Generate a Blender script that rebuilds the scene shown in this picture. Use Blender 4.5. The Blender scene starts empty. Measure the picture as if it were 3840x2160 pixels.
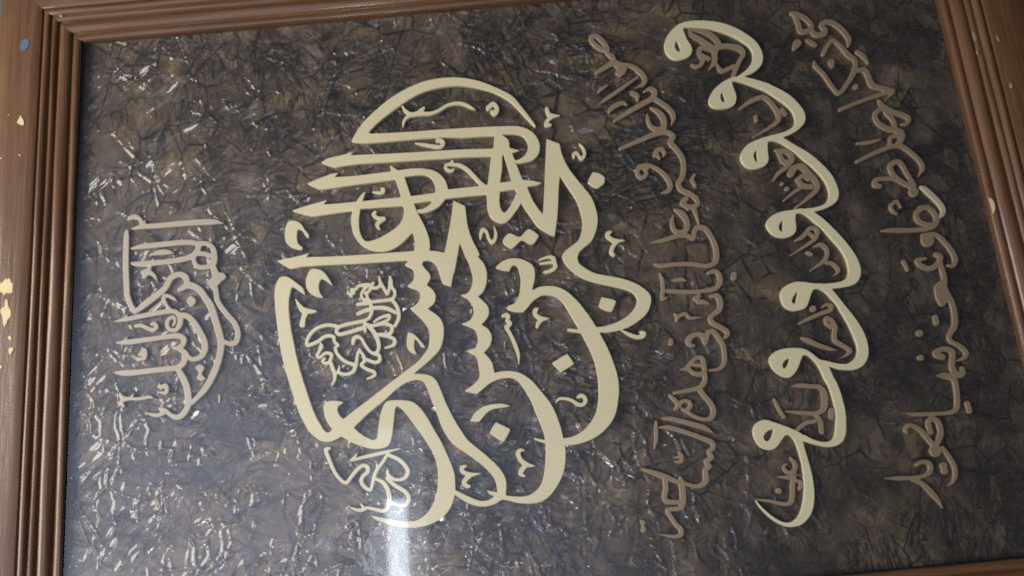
import bpy, math, random
import numpy as np
from mathutils import Matrix, Vector

S = bpy.context.scene
random.seed(4)
# ---------------------------------------------------------------- camera, world, lamps, exposure
# Picture plane axes: a = along the picture (from its upper end to its lower end), b = across, c = into the wall (metres).
# The picture hangs on its wall with the writing upright, so a runs down (-Z) and b runs towards -X.
HANG = 1.95
def world_of(a, b, c): return Vector((-b, c, HANG-a))
def world_dir(v): return Vector((-v[1], v[2], -v[0]))
CAM_ROWS = np.array([[0.995738, 0.091206, 0.013675], [-0.091981, 0.971304, 0.219334], [0.006722, -0.219657, 0.975554]])
CAM_T = np.array([-0.43262, -0.24829, 0.76163])
FOCAL = 2850.0                       # in pixels of a 3840 wide picture
W, H = 0.86, 0.56864                 # opening of the frame
CAM_POS = -CAM_ROWS.T @ CAM_T
cd = bpy.data.cameras.new('camera'); cam = bpy.data.objects.new('camera', cd); S.collection.objects.link(cam)
cd.sensor_width = 36; cd.lens = FOCAL/3840*36; cd.clip_start = 0.01; cd.clip_end = 60
r, d, f = (world_dir(v) for v in CAM_ROWS)
M = Matrix.Identity(4)
for i in range(3): M[i][0] = r[i]; M[i][1] = -d[i]; M[i][2] = -f[i]; M[i][3] = world_of(*CAM_POS)[i]
cam.matrix_world = M; S.camera = cam

w = bpy.data.worlds.new('World'); S.world = w; w.use_nodes = True
nt = w.node_tree; nt.nodes.clear()
def N(t, kind, **kw):
    n = t.nodes.new(kind)
    for k, v in kw.items():
        if k.startswith('i_'): n.inputs[k[2:].replace('_', ' ')].default_value = v
        else: setattr(n, k, v)
    return n
def ramp(t, stops, interp='LINEAR'):
    n = t.nodes.new('ShaderNodeValToRGB'); n.color_ramp.interpolation = interp
    e = n.color_ramp.elements
    while len(e) < len(stops): e.new(0.5)
    for q, (p, c) in zip(e, stops): q.position = p; q.color = (*c, 1) if len(c) == 3 else c
    return n
# the room: a bright pale ceiling and window end, falling off to a dim brown floor end
tc = N(nt, 'ShaderNodeTexCoord'); dot = N(nt, 'ShaderNodeVectorMath', operation='DOT_PRODUCT')
bd = world_dir((-0.45, 0.25, -0.86)).normalized(); dot.inputs[1].default_value = bd
nt.links.new(tc.outputs['Generated'], dot.inputs[0])
mr = N(nt, 'ShaderNodeMapRange'); mr.inputs[1].default_value = -1; mr.inputs[2].default_value = 1
nt.links.new(dot.outputs['Value'], mr.inputs[0])
def dd(x): return (x+1)/2
rp = ramp(nt, [(0, (.012, .009, .006)), (dd(.2), (.011, .009, .007)), (dd(.50), (.008, .011, .011)), (dd(.66), (.020, .027, .028)), (dd(.78), (.085, .093, .115)), (dd(.89), (.40, .46, .63)), (1, (1.02, 1.16, 1.55))])
nt.links.new(mr.outputs[0], rp.inputs[0])
bg = N(nt, 'ShaderNodeBackground'); bg.inputs[1].default_value = 1.4
ow = N(nt, 'ShaderNodeOutputWorld'); nt.links.new(rp.outputs[0], bg.inputs[0]); nt.links.new(bg.outputs[0], ow.inputs[0])

def lamp(name, pos, aim, sx, sy, power, col):
    L = bpy.data.lights.new(name, 'AREA'); L.shape = 'RECTANGLE'; L.size = sx; L.size_y = sy; L.energy = power; L.color = col
    o = bpy.data.objects.new(name, L); S.collection.objects.link(o)
    o.location = world_of(*pos); v = world_of(*aim)-o.location
    o.rotation_euler = v.to_track_quat('-Z', 'Y').to_euler(); return o
lamp('window_lamp', (0.06, 1.04, -0.98), (0.30, 0.30, 0), 0.165, 0.17, 3.0, (1.0, 0.96, 0.89))
lamp('broad_lamp', (-1.12, 0.30, -0.70), (0.25, 0.28, 0), 0.95, 0.85, 37, (1.0, 0.93, 0.81))
lamp('strip_lamp', (-0.05, 0.87, -2.0), (0.30, 0.52, 0), 0.66, 0.070, 1.35, (0.80, 0.91, 1.0))
lamp('glow_lamp', (-0.05, 0.76, -2.05), (0.30, 0.52, 0), 0.92, 0.20, 0.75, (0.80, 0.91, 1.0))
S.view_settings.view_transform = 'Standard'; S.view_settings.look = 'None'; S.view_settings.exposure = 0; S.view_settings.gamma = 1
S.view_settings.use_curve_mapping = False
S.cycles.filter_width = 1.9; S.cycles.max_bounces = 6; S.cycles.transparent_max_bounces = 8; S.cycles.use_denoising = False
# Lettering traced as brush strokes ("x,y,width" ...) and outlines ("x,y", * = corner); a tile key sets the origin.
TILE = {'A':(960,0),'B':(1920,0),'C':(2880,0),'D0':(0,540),'D1':(0,1080),'E0':(2880,540),'E1':(2880,1080),'E2':(2880,1620),
 'F0':(960,480),'F1':(960,960),'F2':(960,1500),'G0':(1740,480),'G1':(1740,960),'G2':(1740,1500),'H0':(2400,360),'H1':(2400,900),'H2':(2400,1440)}
MAIN_P = [
"A 962,1420* 975,1385 1080,1228 1270,1050 1440,930 1650,830 1850,785 2050,778 2250,815 2440,890 B 0,962 90,1062 190,1190 240,1262 236,1280* 215,1262 150,1192 60,1098 0,1035 A 2480,970 2350,912 2150,868 1990,860 1800,890 1650,940 1480,1040 1330,1150 1220,1240 1143,1320* 1138,1335 1160,1343* 1540,1325 1880,1300 2300,1275 B 0,1266 90,1273 165,1300 G0 700,50 745,110 765,180 755,250 720,300 670,333 580,350 540,358* 508,325* 560,312 615,270 645,205 640,150 610,95 570,70 500,60 370,66 0,95 F0 1900,92 1550,115 1250,142 1060,149",
"F0 653,345* 720,305 850,275 990,235* 948,272* 1300,258 1700,235 2050,215 G0 300,205 450,198 570,227* 480,252 280,278 F0 2093,292 1900,305 1500,332 1050,358 870,382 800,395* 720,372",
"F0 513,558* 600,518 700,480 780,455 835,450* 788,492* 1000,480 1200,455 1390,430 1480,416 1600,403 1700,408 1800,430 1880,490 1920,560 1930,640 1905,712 1840,790 1760,835 1680,855 1632,853* 1618,822* 1690,808 1760,755 1795,680 1805,605 1780,530 1738,485 1680,470 1600,476 1495,492 1390,512 1200,545 1000,568 850,590 740,608 645,618* 580,590",
"F0 362,830* 450,800 560,765 640,745 722,720* 682,768* 800,760 1000,742 1460,695 1790,652 1930,617 2200,588 G0 240,568 360,550 470,535 600,520 700,530 788,550* 740,572 640,590 520,612 360,640 230,660 0,690 F0 1900,712 1590,758 1480,780 1060,812 960,828 740,865 560,890* 480,868",
"F0 1345,370* 1418,418 1495,495* 1530,600 1560,685 1590,760 1620,840 1680,950 1720,1040 1745,1120 1752,1190 1745,1240* 1590,1240* 1600,1165 1590,1100 1572,1048* 1540,1085 1480,1150 1400,1208 1320,1238 1230,1242 1130,1217 1060,1175 1010,1120 975,1050 957,960 960,880 980,810 1010,740 1050,680 1107,630* 1085,700 1060,770 1045,840 1035,940 1045,1040 1075,1110 1110,1138 1180,1128 1270,1090 1370,1030 1430,980 1475,915 1490,840 1480,785 1460,695 1430,600 1395,500 1360,430",
"F0 208,1335* 320,1310 440,1285 547,1252* 505,1298* 800,1290 1200,1265 1590,1236 1660,1236* 1660,1325* 1535,1330 1300,1345 1000,1365 500,1390 340,1416*",
"F0 1985,728* 2105,782* 2115,860 2125,950 2150,1050 2190,1150 2250,1270 F1 2240,10 2292,70 2322,150 2325,230 2310,310 2280,370 2235,405* 2285,450 2332,500 2347,560 2335,610 2300,660 2270,690* 2330,728 2370,790 2372,850 2350,910 2295,972* 2350,1030 2380,1080 2395,1140 2400,1175* G1 380,1160 470,1156 570,1178 680,1250 760,1340 G2 850,0 910,100 950,200 980,290 1000,380 1020,460 1025,560 1015,680 985,780 930,880 860,970 770,1028 660,1043 540,1036 450,1012 383,1003* 425,960* 500,970 600,970 680,948 750,890 790,820 812,720 822,600 825,480 818,400 800,320 760,220 710,100 670,0 G1 600,1330 545,1262 500,1232 430,1226 340,1243 250,1288 190,1340 128,1392* 5,1358* F1 2180,1300 2240,1240 2252,1190 2242,1120 2227,1040 2200,1000 2115,955* 2160,940 2210,920 2232,860 2225,790 2200,740 2140,710 2073,680* 2140,655 2180,610 2192,550 2175,490 2130,432 2063,395* 2130,370 2170,310 2182,240 2170,160 2140,70 2105,0 F0 2052,1155* 2025,1300 2000,1440 F1 1982,200 1965,312* 1875,275* 1860,230 1840,160 1810,90 1770,55 1720,45 1680,55* 1660,20* F0 1650,1240* 1745,1233 1830,1240 1895,1257* 1920,1150 1958,950 1975,830",
"F1 1535,42* 1497,92* 1570,130 1592,185 1587,230 1565,265 1520,300* 1565,325 1630,345 1652,385 1645,440 1610,490 1550,525* 1595,572 1650,620 1710,690 1740,750 1747,830 1735,920 1690,990 1620,1070 1500,1160 1280,1330 1130,1449 F2 1000,95 880,192* 985,278* 1130,135 1290,5 F1 1400,1352 1500,1282 1580,1252 1640,1248 1690,1270 1735,1360 1765,1449 F2 1830,160 1875,285 1960,420 2030,480 2150,560 2280,660 2370,750 2415,830 2432,930* 2315,905* 2350,945 2405,968* 2340,1008 2250,1012 2130,965 2005,905* 2005,958* 2100,1020 2200,1062 2300,1073 2400,1050 2476,1003* 2560,1010* 2515,955* 2522,880 2518,810 2490,740 2420,650 2310,550 2200,460 2130,400 2080,330 2010,220 1950,110 1900,0 F1 1860,1345 1820,1260 1770,1210 1690,1187 1590,1183* 1680,1110 1790,1010 1850,940 1880,860 1892,770 1885,690 1850,620 1790,570 1728,530* 1790,480 1810,420 1805,380 1770,330 1718,290* 1740,260 1757,210 1740,165 1700,125 1675,85 1680,55* 1660,20* F0 1650,1240* 1590,1238*",
"F1 495,390* 470,320 400,265 340,220 285,203 240,215 205,270 188,350 188,450 200,600 225,800 260,1000 300,1160 350,1330 F2 390,0 430,120 480,220 530,310 590,370 660,412 740,420 800,400 860,366* 950,420 1050,462 1150,488 1240,492 1320,468 1350,430 1372,350 1388,200 1402,90 1418,58* 1480,105 1560,205 1640,312 1720,432 1780,532 1812,620 1832,720 1832,850 1817,950 1780,1050 1720,1140 1640,1203 1540,1223 1400,1208 1250,1180 1150,1158* 1190,1195 1280,1235 1380,1262 1500,1283 1620,1283 1740,1258 1840,1208 1920,1140 1975,1050 2002,950 2007,850 1997,740 1970,650 1930,560 1870,430 1800,310 1720,170 1650,75 1580,20 1500,2 1400,0 1330,8 1300,30 1270,90 1245,180 1230,300 1215,385 1180,405* 1100,370 1030,320 985,278* 1000,240* 880,192* 840,150 820,100 830,60 860,40 882,22* 850,12 770,6 710,20 680,60 685,130 710,210 770,295* 730,328 690,310 650,250 600,160 560,60 F1 530,1420 465,1220 420,1060 385,900 350,720 330,550 330,450 345,370 365,312 410,335 460,370",
"G0 310,62* 380,66 450,118* 458,180 420,265* 390,265 385,400 365,548 362,640 358,740 375,820 405,850 440,822 490,740 532,650 590,520* 640,600* 570,765 500,870 440,938 395,958 330,943 270,900 240,830 230,720 235,600 250,480 270,320 295,200",
"G0 400,80* 450,118* 458,185 500,290 550,420 592,520 640,605 690,720 740,800 795,872* 802,780 815,500 825,250 830,108* 962,155* 990,270 1040,380 1110,480 1200,590 1280,690 1322,790 1347,900 1337,1010 1290,1130 1230,1188 1170,1240 1145,1300 1160,1360 G1 1220,120 1300,165 1400,190 1520,210 1640,240 1750,285 1830,340 1875,390 1885,440 1870,520 1830,590 1750,660 1650,720 1550,750 1440,770 1365,770 1200,775 1100,765 1040,752* 1045,728* 1150,735 1340,715 1420,705 1550,660 1650,600 1720,520 1745,450 1735,410 1700,370 1620,335 1520,310 1400,285 1280,255 1180,215 1090,150 1020,80 990,20 G0 990,1280 1020,1235 1080,1190 1150,1130 1180,1060 1195,960 1180,870 1150,770 1110,690 1040,590 965,480* 955,600 940,900 912,1095* 830,1050 740,990 670,890 580,760 530,640 480,530 440,400 400,275* 395,150",
"G1 315,118* 345,85 390,50 460,25 540,22 620,45 690,90 712,140 715,220 700,290 685,345* 760,310 850,300 940,310 1020,345 1090,400 1160,470 1230,560 1300,660 1370,780 1430,890 1480,1000 1520,1110 1550,1220 1562,1340 1555,1440 G2 1530,130 1480,230 1400,320 1300,390 1200,430 1120,450 1020,455 830,435 760,420 710,397* 703,378* 740,385 810,400 1000,385 1100,365 1200,310 1280,220 1330,130 1355,0 G1 1355,1300 1345,1200 1320,1080 1280,970 1220,850 1160,740 1090,620 1030,520 980,450 920,410 860,395 780,400 700,450 640,520 595,568* 500,560 428,530* 440,505 500,480 540,430 565,350 570,230 560,170 540,110 510,90 480,105 455,155* 390,142",
# dots and marks
"G0 1296,443* 1350,450 1408,482* 1416,500 1412,555 1344,607* 1300,588 1246,548* 1256,515",
"G0 390,1140 440,1065 475,1060 560,1095 640,1020 670,1020 750,1075 752,1090 700,1165 660,1165 580,1130 490,1210 450,1200",
"G1 1385,412* 1525,448 1520,490 1490,560* 1420,545 1362,505 1365,480",
"G1 1030,988 1045,990 1107,1080 1100,1092 985,1165 970,1165 890,1080 895,1070",
"F1 775,300* 730,220 670,150 600,128 550,135 520,180 502,240 505,310 540,370 610,410 685,422* 650,380 632,330 640,260 660,232 700,245 740,280",
"F0 535,1105* 530,1070 490,1020 450,960 390,932 330,938 300,990 290,1060 300,1140 340,1190 400,1215 460,1230* 470,1200 430,1170 412,1110 415,1040 430,1018 470,1040 505,1095",
"F1 1530,765* 1590,785 1650,845 1705,915* 1670,920 1620,850 1600,840 1590,900 1600,950 1620,995* 1560,970 1525,930 1515,870",
"G2 60,212* 110,130 200,65 300,40 400,38 475,62* 400,75 300,90 230,130 180,190 150,220*",
"G2 320,225 335,228 460,290 465,305 405,415 390,422 270,345 262,325",
]
MAIN_S = [
"A 1475,1070,22 1500,1110,32 1560,1145,35 1640,1140,50","A 1480,1265,20 1490,1215,30 1530,1170,35 1600,1150,40","A 1690,1085,28 1655,1120,55",
"A 1640,1140,45 1750,1140,35 1830,1115,32 1920,1060,32 2020,1035,33 2100,1045,30 2160,1075,25 2210,1105,8",
"A 2335,1085,45 2385,1042,42 2425,1085,42 2405,1135,55 2370,1120,30",
"B 350,1090,36 370,1145,38 410,1165,42 480,1163,14","B 410,1165,40 360,1210,38 345,1250,42 385,1255,33",
"F0 1600,148,8 1700,165,28 1800,185,38 1865,185,38 1885,145,40 1850,120,40 1825,125,38",
"F0 1975,335,30 1960,360,36 1915,370,30 1905,395,30 1930,420,33 1965,430,30 1990,415,22","F0 1960,365,32 2040,370,36 2120,410,40 2190,480,40 2250,545,40 2300,590,45",
"F0 1172,640,8 1220,648,28 1275,645,35 1285,615,30 1260,608,22","F0 1200,845,33 1180,870,35 1230,905,35 1290,910,36 1220,965,38 1230,1000,30 1245,1012,14",
"G0 1160,155,8 1200,200,26 1215,260,32 1190,305,35 1160,285,30 1130,245,30 1105,265,35 1110,300,12",
"G0 300,985,8 320,1050,28 315,1110,35 285,1150,38 250,1110,30 225,1040,32 190,1020,38 170,1070,33 165,1120,12",
"G0 1480,1045,25 1450,1060,46 1450,1090,42 1500,1125,40 1540,1135,40 1620,1130,10","G0 1540,1140,40 1495,1200,42 1485,1250,42 1510,1280,28",
"G1 760,35,18 870,5,32 905,25,38","G1 770,75,22 880,60,28 905,60,32","G1 905,20,38 915,60,35 920,110,40 880,145,38 830,160,33 805,160,18",
"G1 740,530,28 720,545,48 715,580,40 760,620,42 800,630,40 860,628,10","G1 790,632,42 750,670,42 738,710,33",
"G1 395,600,33 430,590,40 450,610,38 435,650,38 465,670,38 455,700,36 425,710,38 455,760,33 490,830,36 530,930,38 550,1000,30 553,1085,8",
"G1 1580,740,6 1650,780,30 1740,815,40 1800,805,46 1815,775,38 1780,765,28",
"F1 400,435,12 430,490,38 470,540,58 540,555,50 605,555,20","F1 500,565,58 475,630,48 465,690,58",
"G2 600,505,24 565,505,38 545,540,46 570,600,46 630,650,50 715,663,10","G2 620,660,48 580,710,48 570,745,43 610,765,24",
"F2 2110,665,28 2075,680,43 2075,715,43 2120,740,43 2180,750,38 2260,738,10","F2 2160,755,46 2110,800,48 2095,840,48 2130,870,43 2150,865,28",
"G2 925,25,10 960,-12,28 1040,-12,30 1100,10,34 1150,45,38 1200,45,38 1225,10,38 1210,-35,38 1175,-45,40 1150,-30,30",
]
SCRIPT_S = [  # small cream lettering inside the large emblem
"F1 960,400,35 945,380,38 985,370,36 960,340,38 1000,335,36 1030,300,36 1090,290,38 1130,285,38 1160,300,40",
"F1 1130,290,38 1080,345,36 1060,390,33 1075,430,36 1110,440,38 1120,400,36 1100,370,30","F1 1100,375,33 1140,350,38 1175,270,30",
"F1 1185,265,25 1160,310,38 1210,320,38 1250,290,36 1240,210,28","F1 1250,260,38 1290,330,36 1320,380,34 1340,330,34 1350,210,33",
"F1 1360,240,36 1365,310,38 1395,350,38 1395,400,38 1370,430,38 1290,445,36 1170,460,40 1020,485,38",
"F1 1140,440,38 1160,500,40 1165,560,40 1130,630,38 1040,660,40 850,705,43 810,745,43 830,785,43 900,775,43 1080,720,46",
"F1 1025,580,40 1090,550,46 1200,520,46 1320,525,46 1400,565,43","F1 1370,440,38 1410,490,43 1435,560,43 1435,630,43 1400,700,40",
"F1 1190,660,28 1240,625,33 1320,595,36 1345,600,36 1330,640,36 1240,680,38 1180,700,40 1120,690,38 1095,675,33 1100,760,30",
"F1 1180,700,36 1290,680,40 1360,700,40 1370,745,43 1340,785,43 1250,790,48",
"F1 1130,700,48 1190,770,52 1230,860,48 1235,930,43 1210,975,43 1160,970,36 1100,900,36 1060,830,36 1020,810,43 985,830,48 975,880,38",
"F1 1230,790,43 1340,810,38 1395,840,40 1390,890,40 1300,925,22","F1 1190,980,43 1240,1000,40 1245,1050,43 1200,1070,40 1110,1040,43",
"F1 1040,935,28 1020,1000,36 1010,1070,38 1000,1110,43 975,1165,43 900,1190,38 820,1170,40",
"F1 1040,940,28 1085,1010,38 1090,1060,38 1060,1095,40 1120,1140,40 1190,1165,38 1195,1200,36 1120,1235,22",
"F1 1010,1095,38 920,1070,40 860,1030,40 810,970,38 800,920,36 830,895,28 790,860,33 780,810,40 700,805,40 620,860,40 515,895,40 520,830,40 590,740,40 700,695,40 800,700,40 830,715,40",
"F1 650,875,20 665,910,33 640,950,38 615,1010,33 640,1020,33 700,975,36 760,990,38 740,1060,38 700,1080,36 670,1060,33 690,1030,30","F1 745,1060,40 780,1150,43 795,1230,38 760,1310,12","F1 840,1110,20 830,1150,33",
"F2 740,485,36 705,500,48 730,580,46 790,720,43 850,800,43 905,835,43 940,800,43 1000,720,46 1070,660,46 1120,670,50 1125,720,48 1075,770,46 1060,820,48 1100,880,48 1150,905,40 1170,860,38 1190,770,43 1220,700,40 1280,620,38 1310,570,40",
"F2 960,605,36 1100,570,42 1300,525,42 1450,488,16","F2 1015,545,22 970,600,38","F2 1330,550,43 1440,600,48 1510,670,50 1530,730,50 1490,790,43 1400,800,38 1330,750,43 1325,700,22",
"F2 1200,790,38 1280,830,50 1330,910,53 1345,1000,56 1330,1080,48 1290,1115,48 1200,1100,40 1120,1085,40 1060,1110,43 1000,1100,36 930,1070,12","F2 1060,1050,28 1090,1090,38",
"F2 1320,790,43 1400,860,48 1500,920,50 1540,990,50 1510,1055,50 1440,1060,46 1360,1030,40","F2 1215,640,18 1225,690,30",
]
LEFT_P = ["D1 1875,130 1920,75 1975,125 1930,185","D1 1965,800 2010,765 2060,795 2040,840 2035,870 2070,910 2020,935 1980,905 2000,850"]
LEFT_S = [
"D0 1330,850,18 1420,830,48 1600,818,53 1900,790,58 2150,780,55 2250,795,12","D0 1300,740,36 1350,730,52 1400,745,43 1425,790,48 1440,820,38","D0 1465,765,12 1440,810,42",
"D0 1275,875,38 1272,930,58 1265,1200,62 1275,1449,62 D1 1280,80,62 1330,200,58 1370,225,50 1470,150,68 1660,0,62 D0 1720,1345,62 1800,1310,58 1865,1335,66 1885,1400,62",
"D1 1800,20,40 1900,-30,68 2000,10,68 2060,90,70 2120,180,76 2165,320,76 2205,450,76 2225,560,73 2205,700,70 2150,860,70 2060,1020,62 1930,1155,46",
"D0 1320,1050,18 1420,1030,52 1600,1010,56 1900,985,53 2000,1010,53 1990,1060,58 1950,1110,53 1870,1150,56 1650,1185,56 1400,1205,56 1330,1200,33","D0 1470,985,12 1440,1030,48",
"D0 2000,1000,58 2080,1000,48 2140,1040,53 2160,1120,58 2150,1200,58 2080,1235,48 1990,1230,48 1950,1170,48 1960,1110,53 2040,1100,48 2110,1120,53",
"D0 2130,1180,53 2160,1280,68 2180,1350,96 2150,1400,96 2160,1449,58 D1 2170,10,56 2190,130,58 2280,260,58 2360,350,58 2395,450,60 2375,540,60 2320,560,53 2260,540,43","D0 2150,1392,104 2225,1330,82 2235,1332,80",
"D0 1520,1110,16 1600,1090,52 1680,1085,52 1750,1095,12","D0 1430,1290,38 1480,1280,58 1520,1225,18","D0 1450,1330,48 1490,1290,52 1550,1320,38 1585,1385,10",
"D1 1780,130,12 1740,100,38 1690,75,38 1650,85,48 1650,130,48 1690,190,33 1720,225,43",
"D1 1150,335,12 1260,315,43 1500,265,50 1700,232,48 1770,240,48 1810,290,58 1810,360,58 1770,420,43 1710,415,43 1680,370,43 1700,310,38 1750,290,33 1760,340,33 1740,375,28","D1 1285,265,12 1240,315,38",
"D1 1800,270,58 1880,280,62 1950,340,62 2010,440,68 2055,540,70 2060,620,68 2020,690,58 1940,715,48 1890,690,53 1860,650,58 1800,610,48 1740,600,25",
"D1 1165,550,12 1260,545,52 1500,515,52 1700,485,52 1800,480,58 1850,510,58 1840,570,53 1790,600,48","D1 1285,490,12 1240,545,38",
"D1 1850,640,58 1860,700,62 1840,760,62 1780,800,58 1600,820,58 1400,845,58 1250,855,62 1160,850,25",
"D1 1800,830,58 1850,920,70 1885,1020,72 1895,1120,70 1890,1190,62 1850,1260,62 1790,1300,58 1720,1280,48 1660,1230,48 1610,1215,38",
"D1 1660,1240,48 1620,1270,43 1560,1280,43 1450,1250,12",
"D1 1360,380,33 1420,375,43 1480,400,43 1540,420,43 1575,390,43 1550,355,43 1525,365,33","D1 1405,715,38 1450,705,43 1465,660,40 1455,620,40 1420,640,30","D1 1400,670,33 1450,665,38",
"D1 1600,960,18 1615,1000,43 1665,975,38 1680,1010,43 1665,1055,40 1610,1050,18","D1 1205,1055,18 1230,1100,43 1320,1115,33 1430,1110,36 1500,1095,36 1560,1115,8","D1 1335,1070,22 1320,1110,38","D1 1240,1185,33 1220,1140,40 1300,1110,38",
]
MID_P = ["B 1040,740 1060,690 1120,640 1160,690 1130,750 1090,762","G2 1770,1215 1800,1205 1830,1225 1820,1265 1838,1300 1810,1340 1780,1320 1790,1275"]
MID_S = [
"B 950,510,38 880,480,52 810,420,52 800,370,52 850,360,52 920,420,58 965,490,48 960,530,43 1010,570,58 1030,620,68 1100,680,86 1090,730,80","B 850,730,38 930,680,52 1010,630,58",
"B 1100,650,58 1200,660,48 1290,720,58 1340,790,58 1320,845,46 1240,880,12","B 880,1045,12 940,1000,40 1100,890,43 1270,770,26","B 870,920,28 905,890,38 965,855,16",
"B 1155,1050,28 1120,1030,43 1040,1060,53 990,1100,48 975,1130,26","B 1210,930,48 1260,960,48 1265,1010,26",
"B 1030,1215,28 1150,1140,52 1300,1050,56 1420,980,58 1440,920,58 1390,890,48 1330,920,22","B 1420,980,58 1500,1030,53 1590,1100,58 1630,1180,50 1610,1250,16",
"B 1400,1085,28 1470,1120,58 1525,1190,68 1530,1280,62 1470,1300,58 1400,1270,48 1370,1200,43 1365,1140,12",
"B 1530,1290,60 1500,1325,56","G0 1575,205,38 1750,130,48 1950,50,53 2050,40,53 2110,80,53 2080,140,62 2140,210,58 2200,300,58 2215,400,58 2200,490,58 2160,560,58 2190,620,58 2280,660,56 2340,710,56",
"H0 570,1020,52 585,1090,48 520,1110,43 460,1100,58 430,1070,56 470,1030,56","H0 480,1140,30 540,1110,38",
"H0 150,600,36 170,550,52 215,530,48 250,570,43 240,600,22","H0 175,590,46 200,625,30",
"G0 1850,400,43 1760,400,52 1750,460,48 1790,500,48 1840,460,43 1820,400,30","G0 1770,385,48 1850,370,43 1950,410,48 2030,480,53 2080,570,56 2060,630,50 1990,650,16",
"H0 520,840,36 550,790,30","H0 530,850,42 560,910,30","H0 350,1140,26 420,1180,72 470,1250,62 475,1330,62 420,1370,53 350,1350,53 325,1270,48 340,1190,16","H0 540,1110,58 565,1180,43 595,1280,26",
"G0 1890,1150,16 2000,1130,48 2150,1085,48 2250,1080,48 2310,1110,48 2320,1050,53 2350,1000,58 2430,1010,58 2490,1090,56 2530,1180,60 2545,1280,62 2530,1350,58 2450,1385,48 2300,1365,46 2100,1370,46 1990,1385,48 1920,1370,26",
"H1 690,330,36 760,310,48 800,350,58 810,420,58 770,480,53 650,510,46 450,520,46 280,510,46","H1 200,335,22 230,400,43 235,500,46 230,590,44 280,575,22","H1 320,405,10 370,400,43 420,395,46 470,410,10","H1 950,345,58 945,380,58",
"H1 715,565,28 780,560,58 810,620,68 800,700,62 740,750,53 710,780,53 730,830,58 820,880,56 880,920,56 880,960,48 850,985,26",
"H1 560,590,56 600,560,44","H1 590,620,52 640,620,52 700,640,22","H1 350,740,22 380,775,43 370,810,33","H1 380,770,43 460,740,43 500,780,38 630,775,20",
"H1 660,1030,58 640,970,62 580,945,53 520,970,58 490,1010,68 500,1050,46 545,1060,36","H1 660,1010,68 690,930,58 740,920,56 800,990,56 840,1060,56 855,1150,56 850,1240,53 800,1295,43 700,1310,20",
"H1 315,1005,40 312,1040,52","H1 410,1300,14 470,1290,46 520,1230,48 580,1180,43 630,1190,53 650,1260,48 650,1330,53 600,1350,53 530,1330,48 490,1290,43","H1 530,1255,40 640,1260,40",
"H1 650,1330,53 660,1400,53 H2 640,0,58 590,40,53 350,90,36","H2 600,50,58 660,130,56 720,200,60 745,270,60 720,340,58 650,355,43 560,330,43 480,280,38 430,250,36",
"H2 310,120,44 370,180,48 390,220,58 350,255,26","H2 390,210,53 440,170,43 500,180,46 510,230,48 470,260,46",
"H2 240,345,32 320,350,48 480,390,50 650,440,50 750,500,10","H2 165,380,28 165,450,40 165,560,40 145,655,12",
"H2 200,435,22 290,435,52 450,480,50 650,550,53 730,590,58 745,640,48 700,680,53 725,740,53 670,780,53 700,830,58 660,870,58 670,950,68 650,1000,62 580,1030,48 480,1010,43 430,990,48",
"H2 30,855,26 100,880,52 250,930,62 390,990,48","H2 410,940,36 420,1000,62 435,1100,70 430,1210,68 410,1250,53 310,1260,48 280,1275,48 310,1330,50 370,1420,53 G2 2180,1290,56 2190,1350,53 2130,1375,43 2020,1360,28 1955,1350,8",
"H2 255,950,58 265,1050,58 250,1130,58 270,1180,56 400,1190,52","H2 345,740,18 400,735,36","H2 400,690,36 425,730,40 415,780,40 360,780,26",
]
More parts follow.
